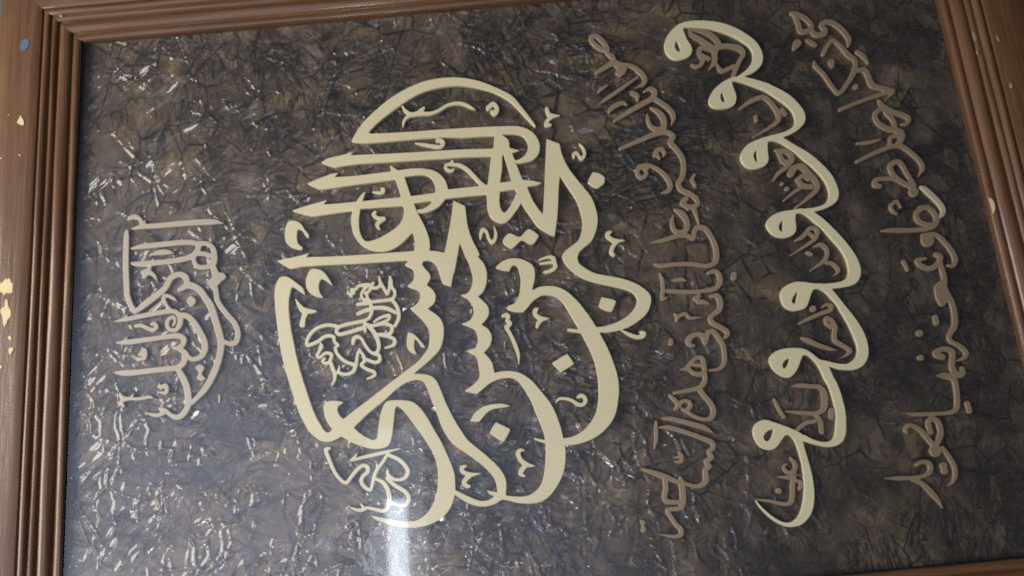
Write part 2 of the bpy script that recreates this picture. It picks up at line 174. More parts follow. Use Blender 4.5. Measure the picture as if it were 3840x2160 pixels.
WAW_P = [
"B 1720,285* 1760,390 1805,460 1815,510 1790,560 1740,588 1665,600 1600,580 1550,520 1535,450 1555,375 1600,310 1680,240 1780,210 1900,203 2050,215 2200,255 2330,320 2440,400 2500,480 2527,560 2517,640 2470,700 2400,745 2335,768* 2250,790* 2280,760 2350,710 2400,650 2425,590 2420,520 2380,460 2300,400 2180,340 2050,300 1930,280 1800,275 1735,275",
"B 2335,768* 2420,790 2576,835 C 50,862 130,900 220,955 300,1030 360,1110 380,1180 365,1240 310,1300 230,1350 H0 1440,415* 1270,415* 1380,382 1480,348 1550,295 1562,230 1530,150 1450,70 1345,0 B 2560,915 2460,875 2350,835 2260,815 2215,820* 2225,870 2247,920 2260,980 2242,1050 2180,1085 2090,1092 2010,1070 1983,1020 1995,960 2050,880 2150,805 2240,770",
"H0 1440,415* 1560,490 1700,570 1830,680 1930,790 1985,900 2003,980 1985,1050 1930,1100 1840,1140 1750,1165* 1560,1170* 1640,1135 1760,1120 1850,1090 1895,1040 1905,970 1880,890 1820,800 1720,700 1600,600 1500,520 1420,470 1350,450 1290,455* 1285,500 1290,570 1297,630 1280,680 1230,715 1150,733 1070,710 1020,650 1015,590 1050,520 1110,470 1200,430 1300,400 1400,380",
"H0 1750,1165* 1830,1220 1940,1320 2060,1449 H1 2100,50 2170,150 2215,250 2225,330 2205,400 2150,450 2050,475 1930,490* 1750,480* 1850,440 1960,430 2050,405 2095,360 2100,290 2070,180 2010,80 1940,0 H0 1850,1350 1750,1260 1660,1190 1600,1175 1568,1190* 1565,1240 1575,1320 1565,1370 1520,1410 1440,1428 1350,1400 1290,1340 1272,1290 1290,1240 1350,1190 1430,1160 1530,1145 1640,1130",
"H1 1930,490* 1990,560 2060,650 2150,760 2230,880 2280,990 2302,1100 2295,1180 2250,1260 2180,1300 2100,1310 2000,1300 1900,1270* 1800,1200* 1880,1215 1980,1240 2080,1245 2150,1210 2185,1160 2190,1080 2160,980 2100,850 2020,710 1940,600 1860,520 1790,490 1745,500* 1725,540 1700,620 1670,680 1610,705 1540,713 1470,680 1430,620 1415,550 1435,490 1490,445 1570,420 1650,420 1750,435 1850,440",
"H1 1900,1270* 1950,1380 1990,1449 H2 2040,150 2070,280 2078,400 2072,500 2040,580 1970,625 1880,635 1780,615 1640,575* 1540,500* 1650,510 1740,555 1830,580 1900,580 1950,545 1970,480 1978,350 1960,220 1920,80 1890,0 H1 1860,1400 1800,1270 1730,1190 1680,1160 1640,1160* 1620,1210 1590,1290 1550,1350 1500,1385 1430,1370 1350,1310 1310,1240 1305,1190 1340,1140 1400,1105 1480,1088 1590,1085 1680,1105 1760,1160 1820,1210",
"H2 1640,575* 1660,650 1700,780 1735,920 1755,1060 1755,1180 1735,1280 1690,1360 1620,1420 1530,1440 1450,1430 1360,1385 1270,1310 1200,1230 1155,1155* 1230,1240 1320,1320 1420,1380 1500,1395 1560,1370 1610,1310 1640,1220 1655,1100 1650,950 1630,800 1590,650 1550,560 1500,515 1460,520* 1430,560 1390,620 1340,660 1290,665 1220,640 1160,560 1140,480 1160,410 1210,370 1270,360 1340,380 1430,410 1520,445 1640,510",
]
WAW_HOLE = ["B 1655,400* 1640,460 1660,510 1695,520* 1690,470","B 2115,920* 2100,970 2115,1020 2150,1025* 2135,970","H0 1175,535* 1145,590 1160,650 1185,668* 1180,600","H0 1440,1245* 1405,1290 1400,1340 1435,1370* 1440,1310","H1 1590,505* 1545,570 1530,620 1560,640 1580,580","H1 1515,1190* 1460,1210 1435,1260 1450,1295 1485,1265","H2 1350,455* 1290,470 1245,530 1270,575 1310,560 1340,500"]
INNER_S = [
"B 1790,300,36 1800,340,46 1900,400,52 2010,470,52","B 1830,290,40 1950,320,52 2050,390,56 2080,450,64","B 2080,470,56 2180,460,52 2300,490,56 2330,540,46 2290,610,43 2250,700,50 2230,760,36","B 2060,470,52 2040,540,56 2040,620,54 1990,690,20","B 2040,500,46 1930,480,46 1890,490,50 1890,540,46 1980,590,46","B 1890,540,46 1920,590,46 1910,640,42 1860,670,42 1810,650,26","B 2065,650,26 2110,710,42 2180,690,42 2230,660,36",
"H0 1010,125,26 1100,60,46 1220,10,50 1270,20,48 1330,80,48 1390,170,54 1395,240,48 1330,300,40 1140,415,12","H0 1430,140,52 1460,180,46","H0 1165,205,38 1175,245,36",
"H0 1360,545,26 1400,550,50 1480,560,56 1530,610,56 1520,660,56 1450,660,54 1420,620,50 1400,570,50","H0 1530,650,46 1470,720,45 1400,770,42 1345,850,16","H0 1520,780,74 1540,740,70 1550,720,56 1630,710,66 1700,780,60 1770,860,58 1785,930,52 1700,1020,40 1560,1130,20","H0 1590,840,46 1640,800,42 1700,830,56","H0 1590,840,50 1640,900,56 1730,910,50","H0 1640,910,36 1560,960,36 1450,1050,16","H0 1430,880,36 1432,884,34","H0 1480,930,46 1484,932,44",
"E0 280,970,22 340,940,46 390,890,43 420,850,43 480,850,43 505,890,43 470,930,40 420,900,36","E0 500,890,43 480,950,40 400,1010,38 230,1120,12","E0 470,1030,22 530,1010,46 590,1050,43 600,1110,43 570,1170,43 430,1275,12","E0 580,1190,36 650,1200,40 710,1260,40 700,1300,28 665,1325,10","E0 400,1090,38 440,1110,38",
"E1 320,355,22 400,315,40 550,250,43 630,220,46 640,180,40 590,165,33 550,190,20","E1 455,205,66 458,208,64","E1 640,390,46 590,350,40 590,300,40 640,320,43 680,390,46 670,470,50 680,530,52 760,580,46 830,630,43 800,670,30 725,710,8","E1 340,500,22 390,520,52 500,570,46 620,610,38 710,628,8",
"E1 250,985,12 310,980,43 430,990,43 520,995,43 560,1040,56 575,1130,62 560,1220,56 480,1260,43 330,1255,40 180,1240,12","E1 480,1270,38 530,1340,43 545,1449,38 E2 555,20,12","E1 280,1440,36 380,1360,43 480,1340,38","E1 640,1230,56 645,1300,56","E1 65,1120,26 110,1210,40 165,1300,36",
"E2 230,260,26 270,310,43 280,360,48 240,410,46 190,400,43 160,350,30 190,320,22","E2 260,390,48 265,450,48 250,540,52 250,640,50 230,710,48 160,725,43 0,690,33 H2 1230,1170,28 1165,1155,8","E2 100,450,10 170,455,38 250,460,43","E2 110,590,62 112,592,60","E2 300,490,36 340,520,46 320,570,40",
]
RIGHT_S = [
"C 240,130,46 300,140,52 400,200,56 445,270,52 400,310,52 330,310,56 310,240,56 270,150,46","C 430,290,48 480,345,56 560,340,62 580,300,56 540,250,53 590,215,53 680,240,58 770,320,58 820,400,56 810,460,30","C 560,540,48 600,460,46 650,405,46 700,430,48 760,490,52 810,550,56 870,590,53 885,650,53 860,740,56 800,840,50 720,935,48 650,870,48 560,740,48 480,660,48 470,620,30",
"C 300,430,86 270,480,50","C 390,400,26 430,420,46 480,450,40","C 640,620,66 650,660,40","C 885,868,56 887,872,54","C 900,520,46 960,560,52 1010,630,32",
"C 890,710,43 970,700,58 1010,760,62 1050,850,66 1130,880,53 1250,910,53 1260,930,38 1180,1010,14","C 1260,915,46 1150,945,40 950,1010,43 730,1100,40","C 1120,1010,36 1160,1070,66 1240,1120,64 1350,1150,56 1420,1190,52 1400,1240,46 1340,1250,20","C 1160,1080,56 1090,1130,53 1090,1200,56 1160,1270,58 1270,1300,58 1270,1220,52 1190,1130,50",
"C 1270,1300,58 1340,1330,70 1350,1390,66 1310,1449,56","C 1330,1360,46 1240,1380,43 1230,1449,46","C 900,1440,26 1020,1430,43 1130,1400,30",
"E0 900,175,36 1050,100,46 1250,20,50 1350,20,52 1450,90,52 1540,180,52 1560,250,50 1520,325,8","E0 1470,400,46 1400,290,52 1340,190,52 1290,175,56 1235,220,56 1260,300,56 1350,380,56 1440,420,56","E0 1130,420,52 1080,410,56 1090,360,52 1180,345,43 1280,350,43 1400,400,48 1480,412,44","E0 1470,480,100 1472,485,98",
"E0 1280,580,46 1240,620,43 1260,670,43 1300,700,26","E0 1300,570,36 1340,630,30","E0 1540,640,56 1620,640,56 1690,710,58 1700,780,62 1640,840,53 1450,865,50 1250,865,50 1150,870,20","E0 1560,640,52 1500,690,56 1510,760,56 1570,800,52 1640,800,36","E0 1610,965,134 1612,970,132","E0 1570,920,56 1680,905,48 1770,970,53 1850,1070,58 1890,1160,62 1870,1220,46 1810,1220,26",
"E0 1700,1110,56 1740,1130,56 1720,1200,62 1640,1250,56 1540,1220,56 1510,1170,56 1590,1150,36","E0 1730,1180,56 1760,1270,58 1780,1370,66 1740,1449,124 E1 1750,20,140 1760,80,140 1760,150,70","E0 1370,1180,42 1400,1240,38 1410,1270,30",
"E1 1810,60,66 1860,160,62 1885,280,66 1880,390,62 1830,480,53 1840,530,48 1930,580,53 2000,650,56 1980,700,46 1910,730,20","E1 1690,290,52 1700,350,56","E1 1530,452,70 1532,456,68","E1 1540,698,60 1542,702,58",
"E1 1760,690,66 1700,670,66 1700,640,58 1780,610,58 1860,640,62 1860,720,62 1860,800,62 1900,870,76 1960,860,66 1960,810,56","E1 1710,880,12 1780,880,66 1870,910,62 1900,1000,60 1910,1120,60 1900,1220,58 1820,1255,46 1650,1265,43 1480,1270,46 1400,1255,12","E1 2010,1160,56 2035,1240,50",
"E1 1640,1449,66 1620,1360,58 1650,1315,58 1710,1340,62 1745,1449,66 E2 1735,50,66 1700,130,58","E2 1410,10,26 E1 1390,1430,48 1420,1380,48 1500,1400,48 1560,1449,56 E2 1600,50,56 1680,140,58","E2 1690,188,124 1692,192,122",
"E2 1760,160,52 1830,250,52 1880,350,56 1890,440,52 1860,510,36 1815,540,12","E2 1500,330,36 1560,300,48 1630,320,58 1640,390,58 1580,440,48 1460,460,43 1300,465,48 1190,465,16","E2 1450,470,46 1560,520,52 1650,610,62 1720,690,46 1765,770,8","E2 1770,340,76 1772,344,74","E2 1780,392,70 1782,396,68",
]
BARE_S = ["E0 1545,432,36 1580,450,56 1680,540,58 1760,640,58 1762,700,52 1733,735,26"]
K = 960/2576
def parse(s):
    out, o = [], None
    for t in s.split():
        if t[0].isalpha(): o = TILE[t]; continue
        c = t.endswith('*'); v = [float(q) for q in t.rstrip('*').split(',')]
        out.append((o[0]+v[0]*K, o[1]+v[1]*K, (v[2]*K/2 if len(v) > 2 else 0.0), c))
    return out
def spline(p, closed=False, sub=6):
    # Catmull-Rom through p (n,d) rows; p[:, -1] = 1 marks a corner
    P = np.array([q[:3] for q in p]); cor = [q[3] for q in p]; n = len(p); out = []
    for i in range(n if closed else n-1):
        j = (i+1) % n
        a = P[i-1] if (closed or i > 0) else 2*P[i]-P[j]
        d = P[(j+1) % n] if (closed or j < n-1) else 2*P[j]-P[i]
        if cor[i]: a = 2*P[i]-P[j]
        if cor[j]: d = 2*P[j]-P[i]
        b, c = P[i], P[j]
        L = np.linalg.norm(c[:2]-b[:2])+1e-9
        m1 = (c-a)/(L+np.linalg.norm(b[:2]-a[:2]))*L; m2 = (d-b)/(L+np.linalg.norm(d[:2]-c[:2]))*L
        for k in range(sub):
            t = k/sub; t2 = t*t; t3 = t2*t
            out.append((2*t3-3*t2+1)*b+(t3-2*t2+t)*m1+(-2*t3+3*t2)*c+(t3-t2)*m2)
    if not closed: out.append(P[-1])
    return np.array(out)
class Field:
    def __init__(s, items, h=2.0, pad=14):
        pts = np.vstack([np.array(i)[:, :2] for i in items])
        s.h = h; s.o = pts.min(0)-40; n = np.ceil((pts.max(0)+40-s.o)/h).astype(int)+1
        s.f = np.full((n[1], n[0]), 9.0)
    def win(s, P, pad):
        a = np.maximum(0, np.floor((P[:, :2].min(0)-pad-s.o)/s.h)).astype(int)
        b = np.ceil((P[:, :2].max(0)+pad-s.o)/s.h).astype(int)+1
        b = np.minimum(b, [s.f.shape[1], s.f.shape[0]])
        X, Y = np.meshgrid(s.o[0]+s.h*np.arange(a[0], b[0]), s.o[1]+s.h*np.arange(a[1], b[1]))
        return (slice(a[1], b[1]), slice(a[0], b[0])), X, Y
    def stroke(s, P):
        for i in range(len(P)-1):
            A, B = P[i], P[i+1]
            w, X, Y = s.win(P[i:i+2], max(A[2], B[2])+8)
            d = B[:2]-A[:2]; L = d@d+1e-9
            t = np.clip(((X-A[0])*d[0]+(Y-A[1])*d[1])/L, 0, 1)
            D = np.hypot(X-A[0]-t*d[0], Y-A[1]-t*d[1])-(A[2]+t*(B[2]-A[2]))
            s.f[w] = np.minimum(s.f[w], D)
    def poly(s, P, cut=False):
        w, X, Y = s.win(P, 8)
        D = np.full(X.shape, 1e9); ins = np.zeros(X.shape, bool); n = len(P)
        for i in range(n):
            A, B = P[i, :2], P[(i+1) % n, :2]; d = B-A; L = d@d+1e-9
            t = np.clip(((X-A[0])*d[0]+(Y-A[1])*d[1])/L, 0, 1)
            D = np.minimum(D, (X-A[0]-t*d[0])**2+(Y-A[1]-t*d[1])**2)
            if A[1] != B[1]:
                c = (A[1] > Y) != (B[1] > Y)
                ins ^= c & (X < (B[0]-A[0])*(Y-A[1])/(B[1]-A[1])+A[0])
        D = np.where(ins, -1, 1)*np.sqrt(D)
        s.f[w] = np.maximum(s.f[w], -D) if cut else np.minimum(s.f[w], D)
    def contours(s):
        f = np.where(np.abs(s.f) < 1e-4, 1e-4, s.f); nx = {}
        c = ((f[:-1, :-1] < 0)*1+(f[:-1, 1:] < 0)*2+(f[1:, 1:] < 0)*4+(f[1:, :-1] < 0)*8)
        # edges: 0 top 1 right 2 bottom 3 left; directed with inside on one side
        T = {1:[(3,0)],2:[(0,1)],3:[(3,1)],4:[(1,2)],5:[(3,0),(1,2)],6:[(0,2)],7:[(3,2)],8:[(2,3)],9:[(2,0)],10:[(0,1),(2,3)],11:[(2,1)],12:[(1,3)],13:[(1,0)],14:[(0,3)]}
        pos = {}
        for r, q in zip(*np.nonzero((c > 0) & (c < 15))):
            for e0, e1 in T[c[r, q]]:
                k = []
                for e in (e0, e1):
                    key = ('h', r, q) if e == 0 else ('v', r, q+1) if e == 1 else ('h', r+1, q) if e == 2 else ('v', r, q)
                    if key not in pos:
                        if key[0] == 'h': a, b = f[key[1], key[2]], f[key[1], key[2]+1]; t = a/(a-b); pos[key] = (s.o[0]+s.h*(key[2]+t), s.o[1]+s.h*key[1])
                        else: a, b = f[key[1], key[2]], f[key[1]+1, key[2]]; t = a/(a-b); pos[key] = (s.o[0]+s.h*key[2], s.o[1]+s.h*(key[1]+t))
                    k.append(key)
                nx[k[0]] = k[1]
        loops = []
        while nx:
            k0, k = nx.popitem(); L = [k0]
            while k != k0: L.append(k); k = nx.pop(k)
            loops.append(simplify(np.array([pos[k] for k in L])))
        return [l for l in loops if l is not None]
def area(P): x, y = P[:, 0], P[:, 1]; return 0.5*np.sum(x*np.roll(y, -1)-y*np.roll(x, -1))
def simplify(P, eps=0.45):
    if len(P) < 8 or abs(area(P)) < 25: return None
    P = (np.roll(P, 1, 0)+2*P+np.roll(P, -1, 0))/4
    def dp(a, b):
        if b <= a+1: return []
        d = P[b % len(P)]-P[a]; L = np.hypot(*d)+1e-9
        e = np.abs(d[0]*(P[a+1:b, 1]-P[a, 1])-d[1]*(P[a+1:b, 0]-P[a, 0]))/L if L > 1e-6 else np.hypot(*(P[a+1:b]-P[a]).T)
        i = int(e.argmax())
        if e[i] < eps: return []
        i += a+1
        return dp(a, i)+[i]+dp(i, b)
    n = len(P); h = n//2
    idx = [0]+dp(0, h)+[h]+dp(h, n)
    return P[idx]
def inside(P, q):
    x, y = P[:, 0], P[:, 1]; x2, y2 = np.roll(x, -1), np.roll(y, -1)
    c = (y > q[1]) != (y2 > q[1])
    return bool(np.sum(c & (q[0] < (x2-x)*(q[1]-y)/np.where(y2 == y, 1e-9, y2-y)+x)) % 2)
def pieces(polys, strokes, holes=(), thin=1.0):
    pl = [spline(parse(p), True) for p in polys]; st = [spline(parse(p)) for p in strokes]
    F = Field([p for p in pl+st])
    for p in st:
        p[:, 2] *= thin; F.stroke(p)
    for p in pl: F.poly(p)
    for hset in holes: F.poly(spline(parse(hset), True), cut=True)
    loops = F.contours()
    loops.sort(key=lambda l: -abs(area(l)))
    out = []
    for l in loops:
        par = None
        for o in out:
            if inside(o[0], l[0]): par = o       # smallest container is last
        if par is not None and (area(l) > 0) != (area(par[0]) > 0): par.append(l)
        else: out.append([l])
    return out
# ---------------------------------------------------------------- helpers
BASE = (W+0.078, H/2)                 # the thing's base: middle of the frame's lower end
def P3(a, b, out): return (a-BASE[0], BASE[1]-b, out)      # mesh coordinates: right, up, out of the wall
root = bpy.data.objects.new('framed_calligraphy', None); S.collection.objects.link(root)
root.matrix_world = Matrix(((0, 1, 0, 0), (0, 0, -1, 0), (-1, 0, 0, 0), (0, 0, 0, 1)))
root.location = world_of(BASE[0], BASE[1], 0)
root['label'] = 'brown wooden frame holding raised cream and tan calligraphy on crinkled dark paper'
root['category'] = 'framed calligraphy'
def link(name, me, mat, parent):
    o = bpy.data.objects.new(name, me); S.collection.objects.link(o); o.parent = parent
    if mat: me.materials.append(mat)
    return o
def empty(name, parent):
    o = bpy.data.objects.new(name, None); S.collection.objects.link(o); o.parent = parent; return o
def mesh(name, v, fc, smooth=False):
    me = bpy.data.meshes.new(name); me.from_pydata(v, [], fc); me.update()
    if smooth: me.polygons.foreach_set('use_smooth', [True]*len(me.polygons))
    return me
def unproject(px, out):
    # points of the photograph -> (a, b) on the plane lying `out` metres in front of the frame's lip
    q = np.column_stack([(px[:, 0]-1920)/FOCAL, (px[:, 1]-1080)/FOCAL, np.ones(len(px))]) @ CAM_ROWS
    t = (-out-CAM_POS[2])/q[:, 2]
    return CAM_POS[0]+t*q[:, 0], CAM_POS[1]+t*q[:, 1]
def relief(name, loops, top, thick, bev, mat, parent, res=2):
    pts = []
    for l in loops:
        a, b = unproject(l, top); pts.append(np.column_stack([a-BASE[0], BASE[1]-b]))
    want = abs(area(pts[0]))-sum(abs(area(q)) for q in pts[1:])
    edge = sum(np.hypot(*(np.roll(q, -1, 0)-q).T).sum() for q in pts)
    best = None
    for bv, inset in ((bev, True), (bev*.6, True), (bev*.35, True), (bev*.35, False), (0, False)):
        cu = bpy.data.curves.new(name, 'CURVE'); cu.dimensions = '2D'; cu.fill_mode = 'BOTH'
        for q in pts:
            sp = cu.splines.new('POLY'); sp.points.add(len(q)-1); sp.use_cyclic_u = True
            sp.points.foreach_set('co', np.column_stack([q, np.zeros(len(q)), np.ones(len(q))]).ravel())
        cu.extrude = thick/2-bv; cu.bevel_depth = bv; cu.bevel_resolution = res; cu.offset = -bv if inset else 0
        tmp = bpy.data.objects.new('tmp', cu); S.collection.objects.link(tmp)
        dg = bpy.context.evaluated_depsgraph_get(); dg.update()
        me = bpy.data.meshes.new_from_object(tmp.evaluated_get(dg))
        bpy.data.objects.remove(tmp); bpy.data.curves.remove(cu)
        zt = thick/2*.98
        got = sum(p.area for p in me.polygons if p.center.z > zt and abs(p.normal.z) > .99)
        err = abs(got-(want-(edge*bv if inset else 0)))/want
        if best is None or err < best[0]: best = (err, me)
        if err < .04: break
    me = best[1]; me.name = name
    me.transform(Matrix.Translation((0, 0, top-thick/2))); me.materials.clear()
    return link(name, me, mat, parent)

# ---------------------------------------------------------------- materials
def new_mat(name):
    m = bpy.data.materials.new(name); m.use_nodes = True; t = m.node_tree
    return m, t, t.nodes['Principled BSDF']
def link_(t, a, b): t.links.new(a, b)
def math_(t, op, a, b=None, clamp=False):
    n = N(t, 'ShaderNodeMath', operation=op, use_clamp=clamp)
    for i, v in enumerate((a, b)):
        if v is None: continue
        if isinstance(v, (int, float)): n.inputs[i].default_value = v
        else: t.links.new(v, n.inputs[i])
    return n.outputs[0]
def mix(t, fac, a, b):
    n = N(t, 'ShaderNodeMix', data_type='RGBA')
    for s, v in ((n.inputs['Factor'], fac), (n.inputs['A'], a), (n.inputs['B'], b)):
        if isinstance(v, tuple): s.default_value = (*v, 1)
        elif isinstance(v, (int, float)): s.default_value = v
        else: t.links.new(v, s)
    return n.outputs['Result']
def noise(t, vec, scale, detail=3, rough=.55, dist=0):
    n = N(t, 'ShaderNodeTexNoise'); n.inputs['Scale'].default_value = scale; n.inputs['Detail'].default_value = detail
    n.inputs['Roughness'].default_value = rough; n.inputs['Distortion'].default_value = dist
    if vec is not None: t.links.new(vec, n.inputs['Vector'])
    return n.outputs['Fac']
def rng(t, v, a, b, c=0.0, d=1.0, smooth=True):
    n = N(t, 'ShaderNodeMapRange', interpolation_type='SMOOTHSTEP' if smooth else 'LINEAR')
    for i, x in enumerate((a, b, c, d)): n.inputs[i+1].default_value = x
    t.links.new(v, n.inputs[0]); return n.outputs[0]
def bump(t, h, strength, dist, normal=None):
    n = N(t, 'ShaderNodeBump'); n.inputs['Strength'].default_value = strength; n.inputs['Distance'].default_value = dist
    t.links.new(h, n.inputs['Height'])
    if normal is not None: t.links.new(normal, n.inputs['Normal'])
    return n.outputs[0]
def scaled(t, vec, s):
    n = N(t, 'ShaderNodeVectorMath', operation='MULTIPLY'); t.links.new(vec, n.inputs[0]); n.inputs[1].default_value = s; return n.outputs[0]

def wood(name, along, c1, c2, rough):
    m, t, b = new_mat(name); o = N(t, 'ShaderNodeTexCoord').outputs['Object']
    s = (1.2, 30, 30) if along == 'x' else (30, 1.2, 30)
    g = noise(t, scaled(t, o, s), 9, 5, .6, .4); g2 = noise(t, scaled(t, o, tuple(4*q for q in s)), 9, 3); po = noise(t, scaled(t, o, tuple(2.2*q for q in s)), 14, 2)
    big = noise(t, o, 6, 3)
    k = math_(t, 'ADD', math_(t, 'MULTIPLY', g, .7), math_(t, 'MULTIPLY', g2, .3))
    col = mix(t, rng(t, k, .38, .62), c1, c2)
    col = mix(t, math_(t, 'MULTIPLY', rng(t, po, .60, .70), .30), col, tuple(.4*q for q in c1))
    col = mix(t, math_(t, 'MULTIPLY', rng(t, big, .45, .7), .35), col, tuple(.7*q for q in c1))
    link_(t, col, b.inputs['Base Color'])
    b.inputs['Roughness'].default_value = .55
    b.inputs['Coat Weight'].default_value = .5; b.inputs['Specular IOR Level'].default_value = .25; b.inputs['Coat Roughness'].default_value = rough
    link_(t, bump(t, k, .35, .0012, bump(t, big, .3, .002)), b.inputs['Normal'])
    link_(t, bump(t, math_(t, 'ADD', k, big), .22, .0012), b.inputs['Coat Normal'])
    return m
WOOD_X = wood('wood_brown_along', 'x', (.088, .039, .015), (.130, .060, .025), .17)
WOOD_Y = wood('wood_brown_across', 'y', (.088, .039, .015), (.130, .060, .025), .17)

def paint(name, col, rough, grain=0.0, coat=0.0):
    m, t, b = new_mat(name); o = N(t, 'ShaderNodeTexCoord').outputs['Object']
    g = noise(t, scaled(t, o, (18, 160, 40)), 5, 4, .6, .3); big = noise(t, o, 14, 3)
    c = mix(t, math_(t, 'MULTIPLY', rng(t, g, .35, .7), grain), col, tuple(.72*q for q in col))
    c = mix(t, math_(t, 'MULTIPLY', rng(t, big, .4, .7), .22), c, tuple(q*s for q, s in zip(col, (.86, .82, .72))))
    link_(t, c, b.inputs['Base Color']); b.inputs['Roughness'].default_value = rough
    b.inputs['Coat Weight'].default_value = coat; b.inputs['Coat Roughness'].default_value = .2
    link_(t, bump(t, g, .12, .0005), b.inputs['Normal'])
    return m
CREAM = paint('cream_board', (.70, .61, .385), .5, .12, .1)
CREAM_THIN = paint('cream_board_thin', (.71, .63, .43), .45, .10, .2)
PALE = paint('pale_wood', (.46, .385, .285), .5, .35, .15)
TAN = paint('tan_wood', (.30, .208, .130), .5, .35, .2)
TAN_DARK = paint('dark_tan_wood', (.26, .182, .110), .5, .35, .15)
CHIP = paint('bare_wood_chip', (.62, .50, .28), .7, .3)
SCUFF = paint('scuffed_varnish', (.30, .235, .185), .5, .2)
BARE = paint('bare_board', (.46, .405, .26), .5, .15)
BLUE = paint('blue_paint', (.06, .11, .17), .6)

def crinkled():
    m, t, b = new_mat('crinkled_paper'); o = N(t, 'ShaderNodeTexCoord').outputs['Object']
    nv = N(t, 'ShaderNodeTexNoise'); nv.inputs['Scale'].default_value = 34; nv.inputs['Detail'].default_value = 4; t.links.new(o, nv.inputs['Vector'])
    off = N(t, 'ShaderNodeVectorMath', operation='SUBTRACT'); t.links.new(nv.outputs['Color'], off.inputs[0]); off.inputs[1].default_value = (.5, .5, .5)
    off2 = scaled(t, off.outputs[0], (.011, .011, 0))
    ad = N(t, 'ShaderNodeVectorMath', operation='ADD'); t.links.new(o, ad.inputs[0]); t.links.new(off2, ad.inputs[1]); p = ad.outputs[0]
    def vor(scale, feat='DISTANCE_TO_EDGE', vec=p):
        n = N(t, 'ShaderNodeTexVoronoi', feature=feat, voronoi_dimensions='2D'); n.inputs['Scale'].default_value = scale; t.links.new(vec, n.inputs['Vector']); return n
    def rot(ang, vec=p, s=(1, 1, 1)):
        n = N(t, 'ShaderNodeMapping'); n.inputs['Rotation'].default_value = (0, 0, ang); n.inputs['Scale'].default_value = s; n.inputs['Location'].default_value = (ang*3, ang*7, 0)
        t.links.new(vec, n.inputs['Vector']); return n.outputs[0]
    wob = noise(t, o, 55, 3); dens = noise(t, o, 9, 4, .6); dens2 = noise(t, rot(1.3, o), 20, 4, .6)
    def line(dist, wd, amount):
        wv = math_(t, 'MULTIPLY', math_(t, 'POWER', rng(t, wob, .25, .75, .5, 1.4, False), 1.6), wd)
        q = math_(t, 'DIVIDE', dist, wv)
        return math_(t, 'MULTIPLY', math_(t, 'SUBTRACT', 1, q, True), amount)
    v1 = vor(38); v2 = vor(80, vec=rot(.7)); v3 = vor(120, vec=rot(2.1, p, (1, .55, 1))); v4 = vor(24, vec=rot(.3, p, (1.0, .45, 1)))
    # rays fanning out of crumple points
    f1 = vor(10.5, 'F1'); dv = N(t, 'ShaderNodeVectorMath', operation='SUBTRACT'); t.links.new(p, dv.inputs[0]); t.links.new(f1.outputs['Position'], dv.inputs[1])
    nn = N(t, 'ShaderNodeVectorMath', operation='NORMALIZE'); t.links.new(scaled(t, dv.outputs[0], (1, 1, 0)), nn.inputs[0])
    ca = N(t, 'ShaderNodeVectorMath', operation='MULTIPLY_ADD'); t.links.new(nn.outputs[0], ca.inputs[0]); ca.inputs[1].default_value = (3.2, 3.2, 3.2); t.links.new(scaled(t, f1.outputs['Color'], (40, 40, 40)), ca.inputs[2])
    rn = noise(t, ca.outputs[0], 1.6, 4, .65); rad = f1.outputs['Distance']
    ray = math_(t, 'SUBTRACT', 1, math_(t, 'DIVIDE', math_(t, 'ABSOLUTE', math_(t, 'SUBTRACT', rn, .5)), .05), True)
    ray = math_(t, 'MULTIPLY', ray, rng(t, rad, .5, .12))
    core = rng(t, rad, .13, .03)
    # each crumple facet keeps its own direction of dyed strands
    def fibre(scale, along, seed, shift):
        fv = vor(scale, 'F1', rot(seed)); q = N(t, 'ShaderNodeVectorMath', operation='SUBTRACT'); t.links.new(rot(seed), q.inputs[0]); t.links.new(fv.outputs['Position'], q.inputs[1])
        cs = N(t, 'ShaderNodeSeparateColor'); t.links.new(fv.outputs['Color'], cs.inputs[0])
        vr = N(t, 'ShaderNodeVectorRotate', rotation_type='Z_AXIS'); t.links.new(q.outputs[0], vr.inputs['Vector']); t.links.new(math_(t, 'MULTIPLY', cs.outputs[0], 6.283), vr.inputs['Angle'])
        ma = N(t, 'ShaderNodeVectorMath', operation='MULTIPLY_ADD'); t.links.new(vr.outputs[0], ma.inputs[0]); ma.inputs[1].default_value = along; t.links.new(scaled(t, fv.outputs['Color'], (shift, shift, shift)), ma.inputs[2])
        return noise(t, ma.outputs[0], 1.0, 3, .55, .3), cs.outputs[1]
    def strand(n, wd): return math_(t, 'SUBTRACT', 1, math_(t, 'DIVIDE', math_(t, 'ABSOLUTE', math_(t, 'SUBTRACT', n, .5)), wd), True)
    fa, ca_ = fibre(15, (95, 15, 1), .4, 30); fb, cb_ = fibre(28, (185, 34, 1), 2.6, 50); fc_, cc_ = fibre(10, (70, 11, 1), 5.3, 20)
    brk = rng(t, noise(t, rot(2.2, o), 26, 3, .6), .38, .58, .2, 1); brk2 = rng(t, noise(t, rot(3.3, o), 26, 3, .6), .40, .58, .1, 1)
    busy = rng(t, noise(t, rot(1.1, o), 6.5, 2, .5), .38, .58, .4, 1)
    lines = math_(t, 'MULTIPLY', line(v1.outputs['Distance'], .12, 1), brk)
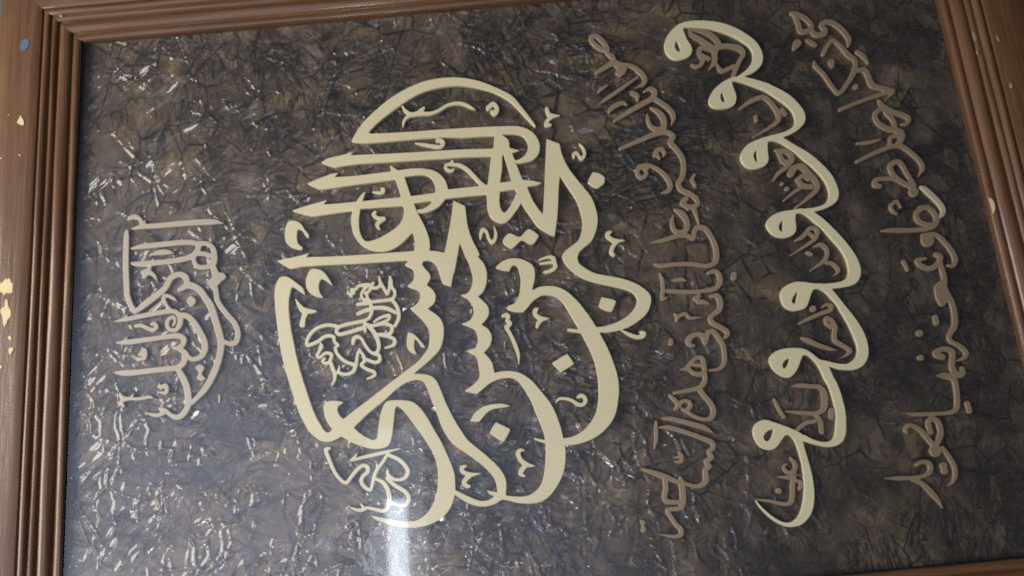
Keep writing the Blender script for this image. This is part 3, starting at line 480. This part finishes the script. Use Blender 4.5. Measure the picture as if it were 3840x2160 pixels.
    for q in (math_(t, 'MULTIPLY', line(v2.outputs['Distance'], .13, .9), math_(t, 'MULTIPLY', brk2, busy)), math_(t, 'MULTIPLY', line(v4.outputs['Distance'], .07, 1), brk2),
              math_(t, 'MULTIPLY', line(v3.outputs['Distance'], .15, .85), math_(t, 'MULTIPLY', brk, busy)), math_(t, 'MULTIPLY', strand(fb, .075), math_(t, 'MULTIPLY', brk2, busy)),
              math_(t, 'MULTIPLY', strand(fa, .065), busy), math_(t, 'MULTIPLY', strand(fc_, .05), math_(t, 'MULTIPLY', brk, .95)),
              math_(t, 'MULTIPLY', ray, 1.0), math_(t, 'MULTIPLY', core, rng(t, dens2, .35, .7, 0, .9))):
        lines = math_(t, 'MAXIMUM', lines, q)
    sp0 = N(t, 'ShaderNodeSeparateXYZ'); t.links.new(o, sp0.inputs[0]); sxo = sp0.outputs[0]
    clouds = rng(t, math_(t, 'ADD', math_(t, 'MULTIPLY', dens, .6), math_(t, 'MULTIPLY', dens2, .4)), .49, .64, 0, .42)
    dye = math_(t, 'MULTIPLY_ADD', sxo, 1.05); dye.node.inputs[2].default_value = .52      # the dye is heaviest towards the lower end
    dye = rng(t, math_(t, 'ADD', dye, math_(t, 'MULTIPLY', math_(t, 'SUBTRACT', dens, .5), 1.5)), -.15, .36, 0, .97)
    dcl = N(t, 'ShaderNodeSeparateColor'); dvc = vor(75, 'F1', rot(.9, p, (1, .5, 1))); t.links.new(dvc.outputs['Color'], dcl.inputs[0])
    dye = math_(t, 'MULTIPLY', dye, math_(t, 'MULTIPLY', rng(t, dcl.outputs[2], 1.0, .45, .55, 1), rng(t, noise(t, rot(4.4, o), 13, 3), .66, .50, .6, 1)))
    clouds = math_(t, 'MAXIMUM', clouds, dye)
    fine = noise(t, p, 260, 3, .6)
    cell = N(t, 'ShaderNodeSeparateColor'); vc = vor(38, 'F1'); t.links.new(vc.outputs['Color'], cell.inputs[0])
    brown = mix(t, rng(t, noise(t, p, 60, 3), .3, .7), (.112, .077, .051), (.195, .138, .094))
    gold = mix(t, rng(t, noise(t, scaled(t, rot(.5), (400, 40, 1)), 1, 3), .35, .65), (.19, .135, .070), (.30, .215, .11))
    brown = mix(t, math_(t, 'MULTIPLY', rng(t, cell.outputs[0], .70, .95), rng(t, dens, .56, .40)), brown, gold)
    brown = mix(t, math_(t, 'MULTIPLY', rng(t, fa, .40, .62), .35), brown, (.085, .062, .046))
    brown = mix(t, math_(t, 'MULTIPLY', rng(t, fb, .52, .70), .35), brown, (.27, .20, .14))
    ink = mix(t, rng(t, fine, .3, .7), (.006, .0065, .009), (.017, .017, .021))
    dark = math_(t, 'MAXIMUM', lines, math_(t, 'MULTIPLY', clouds, rng(t, fine, .2, .7, .55, 1)))
    link_(t, mix(t, dark, brown, ink), b.inputs['Base Color'])
    b.inputs['Roughness'].default_value = .6; b.inputs['Specular IOR Level'].default_value = .2
    # varnished folds: small tilted facets, long in the direction the sheet was crumpled, and narrow ridges
    sx = N(t, 'ShaderNodeSeparateXYZ'); t.links.new(o, sx.inputs[0])
    th = math_(t, 'MULTIPLY_ADD', sx.outputs[0], 1.5); th.node.inputs[2].default_value = 1.06
    vr = N(t, 'ShaderNodeVectorRotate', rotation_type='Z_AXIS'); vr.inputs['Center'].default_value = (-.5, 0, 0)
    t.links.new(p, vr.inputs['Vector']); t.links.new(th, vr.inputs['Angle'])
    st = scaled(t, vr.outputs[0], (.38, 1, 1))
    fac = vor(265, 'F1', st); fed = vor(265, 'DISTANCE_TO_EDGE', st)
    tl = N(t, 'ShaderNodeVectorMath', operation='SUBTRACT'); t.links.new(fac.outputs['Color'], tl.inputs[0]); tl.inputs[1].default_value = (.5, .5, .5)
    on = math_(t, 'MULTIPLY', rng(t, noise(t, o, 24, 3), .45, .58), rng(t, fed.outputs['Distance'], .02, .16))
    flat = rng(t, sxo, -.20, -.46, .16, 1)       # the sheet lies flatter towards its lower end
    on = math_(t, 'MULTIPLY', on, flat)
    sc = N(t, 'ShaderNodeVectorMath', operation='SCALE'); t.links.new(scaled(t, tl.outputs[0], (.55, 1.0, 0)), sc.inputs[0]); t.links.new(on, sc.inputs['Scale'])
    # object axes -> world axes (right = -Z, up = +X)
    sp = N(t, 'ShaderNodeSeparateXYZ'); t.links.new(sc.outputs[0], sp.inputs[0])
    cb = N(t, 'ShaderNodeCombineXYZ'); t.links.new(sp.outputs[1], cb.inputs[0]); t.links.new(math_(t, 'MULTIPLY', sp.outputs[0], -1), cb.inputs[2])
    r1 = vor(30, vec=rot(4.0)); r2 = vor(62, vec=rot(5.1, p, (1, .6, 1)))
    fold = math_(t, 'ADD', math_(t, 'MULTIPLY', rng(t, r1.outputs['Distance'], .10, 0), 1.0), math_(t, 'MULTIPLY', rng(t, r2.outputs['Distance'], .16, 0), .8))
    fold = math_(t, 'MULTIPLY', fold, math_(t, 'MULTIPLY', flat, rng(t, noise(t, o, 31, 3), .46, .58)))
    fold = math_(t, 'ADD', fold, math_(t, 'MULTIPLY', noise(t, p, 150, 2, .5), .25))
    cn = bump(t, fold, .8, .0013)
    an = N(t, 'ShaderNodeVectorMath', operation='ADD'); t.links.new(cn, an.inputs[0]); t.links.new(cb.outputs[0], an.inputs[1])
    nz = N(t, 'ShaderNodeVectorMath', operation='NORMALIZE'); t.links.new(an.outputs[0], nz.inputs[0])
    link_(t, nz.outputs[0], b.inputs['Coat Normal'])
    link_(t, bump(t, fold, .2, .001), b.inputs['Normal'])
    b.inputs['Coat Weight'].default_value = .9; b.inputs['Coat Roughness'].default_value = .085
    return m
PAPER = crinkled()

def glass():
    m = bpy.data.materials.new('window_glass'); m.use_nodes = True; t = m.node_tree; t.nodes.clear()
    ge = N(t, 'ShaderNodeNewGeometry'); dp = N(t, 'ShaderNodeVectorMath', operation='DOT_PRODUCT')
    link_(t, ge.outputs['Normal'], dp.inputs[0]); link_(t, ge.outputs['Incoming'], dp.inputs[1])
    co = math_(t, 'SUBTRACT', 1, math_(t, 'ABSOLUTE', dp.outputs['Value']), True)
    k = math_(t, 'MULTIPLY_ADD', math_(t, 'POWER', co, 5), .92, True); k.node.inputs[2].default_value = .08    # both faces of the pane
    gl = N(t, 'ShaderNodeBsdfGlossy'); gl.inputs['Roughness'].default_value = .05
    o = N(t, 'ShaderNodeTexCoord').outputs['Object']
    link_(t, bump(t, noise(t, o, 5, 1), .03, .01), gl.inputs['Normal'])
    tr = N(t, 'ShaderNodeBsdfTransparent'); tr.inputs[0].default_value = (.975, .985, .98, 1)
    mx = N(t, 'ShaderNodeMixShader'); link_(t, k, mx.inputs[0]); link_(t, tr.outputs[0], mx.inputs[1]); link_(t, gl.outputs[0], mx.inputs[2])
    out = N(t, 'ShaderNodeOutputMaterial'); link_(t, mx.outputs[0], out.inputs[0]); return m

def plaster():
    m, t, b = new_mat('teal_plaster'); o = N(t, 'ShaderNodeTexCoord').outputs['Object']
    link_(t, mix(t, rng(t, noise(t, o, 12, 5), .3, .7), (.025, .075, .085), (.035, .10, .105)), b.inputs['Base Color'])
    b.inputs['Roughness'].default_value = .7; link_(t, bump(t, noise(t, o, 90, 5), .4, .003), b.inputs['Normal']); return m

# ---------------------------------------------------------------- wall behind the frame
wl = bpy.data.objects.new('wall', mesh('wall', [(-1.6, 0, 0), (1.6, 0, 0), (1.6, 0, 2.8), (-1.6, 0, 2.8), (-1.6, .1, 0), (1.6, .1, 0), (1.6, .1, 2.8), (-1.6, .1, 2.8)],
    [(0, 1, 2, 3), (7, 6, 5, 4), (0, 4, 5, 1), (3, 2, 6, 7), (0, 3, 7, 4), (1, 5, 6, 2)]))
S.collection.objects.link(wl); wl.location = (0, .016, 0); wl.data.materials.append(plaster()); wl['kind'] = 'structure'

# ---------------------------------------------------------------- frame
PROFILE = [(0, -14), (0, -.7), (.4, -.1), (1.2, .4), (3, .9), (5, .7), (6.6, .1), (7.3, -.7), (7.7, -.5), (8.1, .6), (9.5, 2.0), (12, 3.3), (15, 3.9), (17.5, 3.6), (19, 2.7), (19.8, 1.4), (20.3, 1.3), (20.8, 2.6), (22, 4.2), (24, 4.9), (25.6, 4.5), (26.4, 3.5), (26.8, 3.6), (27.3, 5.0), (29, 6.6), (31.2, 7.2), (33, 6.8), (34, 5.4), (34.5, 3.6), (35, 3.6), (35.4, 6.0), (36.2, 6.6), (45, 6.7), (60, 6.7), (76.4, 6.6), (77.4, 6.0), (78, 4.6), (78, -14)]
def rail(side):
    hor = side in ('top', 'bottom'); L = W if hor else H; n = 60; v = []; fc = []; m = len(PROFILE)
    for i in range(n+1):
        for u, z in PROFILE:
            u /= 1000; z /= 1000; s = -u+(L+2*u)*i/n
            wv = .00025*math.sin(s*23+u*400+len(side))
            a, b = {'top': (s, -u), 'bottom': (s, H+u), 'left': (-u, s), 'right': (W+u, s)}[side]
            v.append(P3(a, b, z+wv*(z > -.005)))
    for i in range(n):
        for j in range(m):
            k = (j+1) % m; q = (i*m+j, i*m+k, (i+1)*m+k, (i+1)*m+j)
            fc.append(q if side in ('top', 'right') else q[::-1])
    fc.append(tuple(range(m))); fc.append(tuple(range(n*m, n*m+m)))
    me = mesh('rail', v, fc); 
    import bmesh
    bm = bmesh.new(); bm.from_mesh(me); bmesh.ops.recalc_face_normals(bm, faces=bm.faces); bm.to_mesh(me); bm.free()
    me.polygons.foreach_set('use_smooth', [True]*len(me.polygons)); me.set_sharp_from_angle(angle=math.radians(50))
    return link('rail', me, WOOD_X if hor else WOOD_Y, root)
RAIL = {s: rail(s) for s in ('top', 'bottom', 'left', 'right')}
TILE['A0'] = (0, 0)
CHIPS = [  # (rail, height in mm, material, outline)
 ('left', 6.9, CHIP, "A0 172,1232 185,1205 205,1160 222,1180 240,1225 243,1252 218,1256"),
 ('left', 6.9, BLUE, "A0 200,470 212,420 250,392 288,405 290,450 265,495 235,512 208,500"),
 ('left', 6.9, CHIP, "D0 -8,1449 5,1400 35,1385 60,1350 80,1362 95,1338 105,1380 122,1400 125,1449 D1 122,40 100,52 60,48 50,72 25,45 0,40"),
 ('left', 6.9, CHIP, "D1 48,118* 75,115 78,160 85,195 110,225 105,280 75,330 45,405* 28,350 25,290 2,240 20,200 45,190"),
 ('left', 6.9, CHIP, "D1 95,603 132,605 118,650 100,668 90,648"), ('left', 6.9, CHIP, "D1 82,492 100,480 116,495 108,522 90,515"), ('left', 6.9, CHIP, "D1 0,775 18,780 20,800 5,815"),
 ('left', 6.9, CHIP, "A0 75,1160 100,1145 92,1158"), ('left', 6.9, CHIP, "D0 0,140 20,142 10,152"), ('left', 6.9, CHIP, "D0 185,108 212,110 205,118"),
 ('right', 1.1, CHIP, "E0 2222,540* 2250,550 2275,590 2288,650 2268,700* 2252,640 2240,590"),
 ('right', 7.5, SCUFF, "C 2432,840 2448,835 2460,880 2445,888"), ('right', 4.2, SCUFF, "C 2055,318 2075,330 2098,405 2085,412 2062,360"), ('right', 6.9, SCUFF, "C 2300,350 2318,380 2328,415 2315,412"),
 ('right', 5.1, SCUFF, "C 2095,500 2105,505 2115,550 2105,545"), ('top', 5.2, SCUFF, "A0 592,158 620,150 632,166 608,170"),
]
for side, hgt, mt, s in CHIPS:
    ol = spline(parse(s), True, 4)[:, :2]
    if mt is CHIP: ol = ol+np.random.RandomState(len(s)).normal(0, .9, ol.shape)      # ragged broken edge
    relief('paint_chip', [ol], hgt/1000+.0002, .0006, .00008, mt, RAIL[side], 1)

# ---------------------------------------------------------------- backing paper and glass
SHEET = -0.0085
nx, ny = 172, 116; e = .002
rs = np.random.RandomState(3); A = np.linspace(-e, W+e, nx); B = np.linspace(-e, H+e, ny)
hh = rs.rand(ny, nx); hh = sum(np.roll(hh, (i, j), (0, 1)) for i in (-1, 0, 1) for j in (-1, 0, 1))/9
vs = [P3(A[i], B[j], SHEET+.0022*(hh[j, i]-.5)) for j in range(ny) for i in range(nx)]
link('backing_paper', mesh('backing_paper', vs, [(j*nx+i, (j+1)*nx+i, (j+1)*nx+i+1, j*nx+i+1) for j in range(ny-1) for i in range(nx-1)], True), PAPER, root)
GZ = -.0022
gv = [P3(a, b, z) for z in (GZ,) for a, b in ((-.001, -.001), (W+.001, -.001), (W+.001, H+.001), (-.001, H+.001))]
link('glass_pane', mesh('glass_pane', gv, [(3, 2, 1, 0)]), glass(), root)

mb, tb, bb = new_mat('lip_shade_black'); bb.inputs['Base Color'].default_value = (.006, .008, .008, 1); bb.inputs['Roughness'].default_value = .7  # near-black colour stands for the shade in the gap under the lip
def lip_shade(a0, b0, a1, b1):
    v = [P3(a, b, z) for z in (SHEET-.002, -.0008) for a, b in ((a0, b0), (a1, b0), (a1, b1), (a0, b1))]
    link('lip_shade', mesh('lip_shade', v, [(0, 1, 2, 3), (7, 6, 5, 4), (0, 4, 5, 1), (1, 5, 6, 2), (2, 6, 7, 3), (3, 7, 4, 0)]), mb, root)
lip_shade(-.0012, .0, .0006, H-.0008); lip_shade(-.0012, H-.0006, W+.0012, H+.0012)  # strips added along the two edges where the lip's shade shows

# ---------------------------------------------------------------- lettering
def inscription(name, label, groups, big=4500):
    e = empty(name, root); e['label'] = label
    for pcs, mat, top, thick, bev in groups:
        for p in pcs:
            ar = abs(area(p[0]))
            relief('letter' if ar > big else 'mark', p, top, thick, bev, mat, e)
inscription('emblem_inscription', 'large cream lettering interlaced into one round emblem', [(pieces(MAIN_P, MAIN_S), CREAM, SHEET+.0044, .0042, .0004)], 8000)
inscription('script_inscription', 'small thin cream lettering inside the emblem', [(pieces([], SCRIPT_S, thin=.86), CREAM_THIN, SHEET+.0048, .0046, .0006)])
inscription('opening_inscription', 'pale wood-grained lettering apart from the emblem', [(pieces(LEFT_P, LEFT_S), PALE, SHEET+.0034, .0032, .0007)])
inscription('verse_inscription', 'tan wooden lettering in a curved line beside the emblem', [(pieces(MID_P, MID_S), TAN, SHEET+.0034, .0032, .0009)])
inscription('chain_inscription', 'cream scalloped chain of hooked letters', [(pieces(WAW_P, [], WAW_HOLE), CREAM, SHEET+.0042, .0040, .0004)])
inscription('word_inscription', 'small tan words tucked inside the cream chain', [(pieces([], INNER_S), TAN, SHEET+.0032, .0030, .0005)])
inscription('outer_inscription', 'dark tan lettering in a curved line by the frame', [(pieces([], RIGHT_S), TAN_DARK, SHEET+.0034, .0032, .0009), (pieces([], BARE_S), BARE, SHEET+.0036, .0034, .0009)])
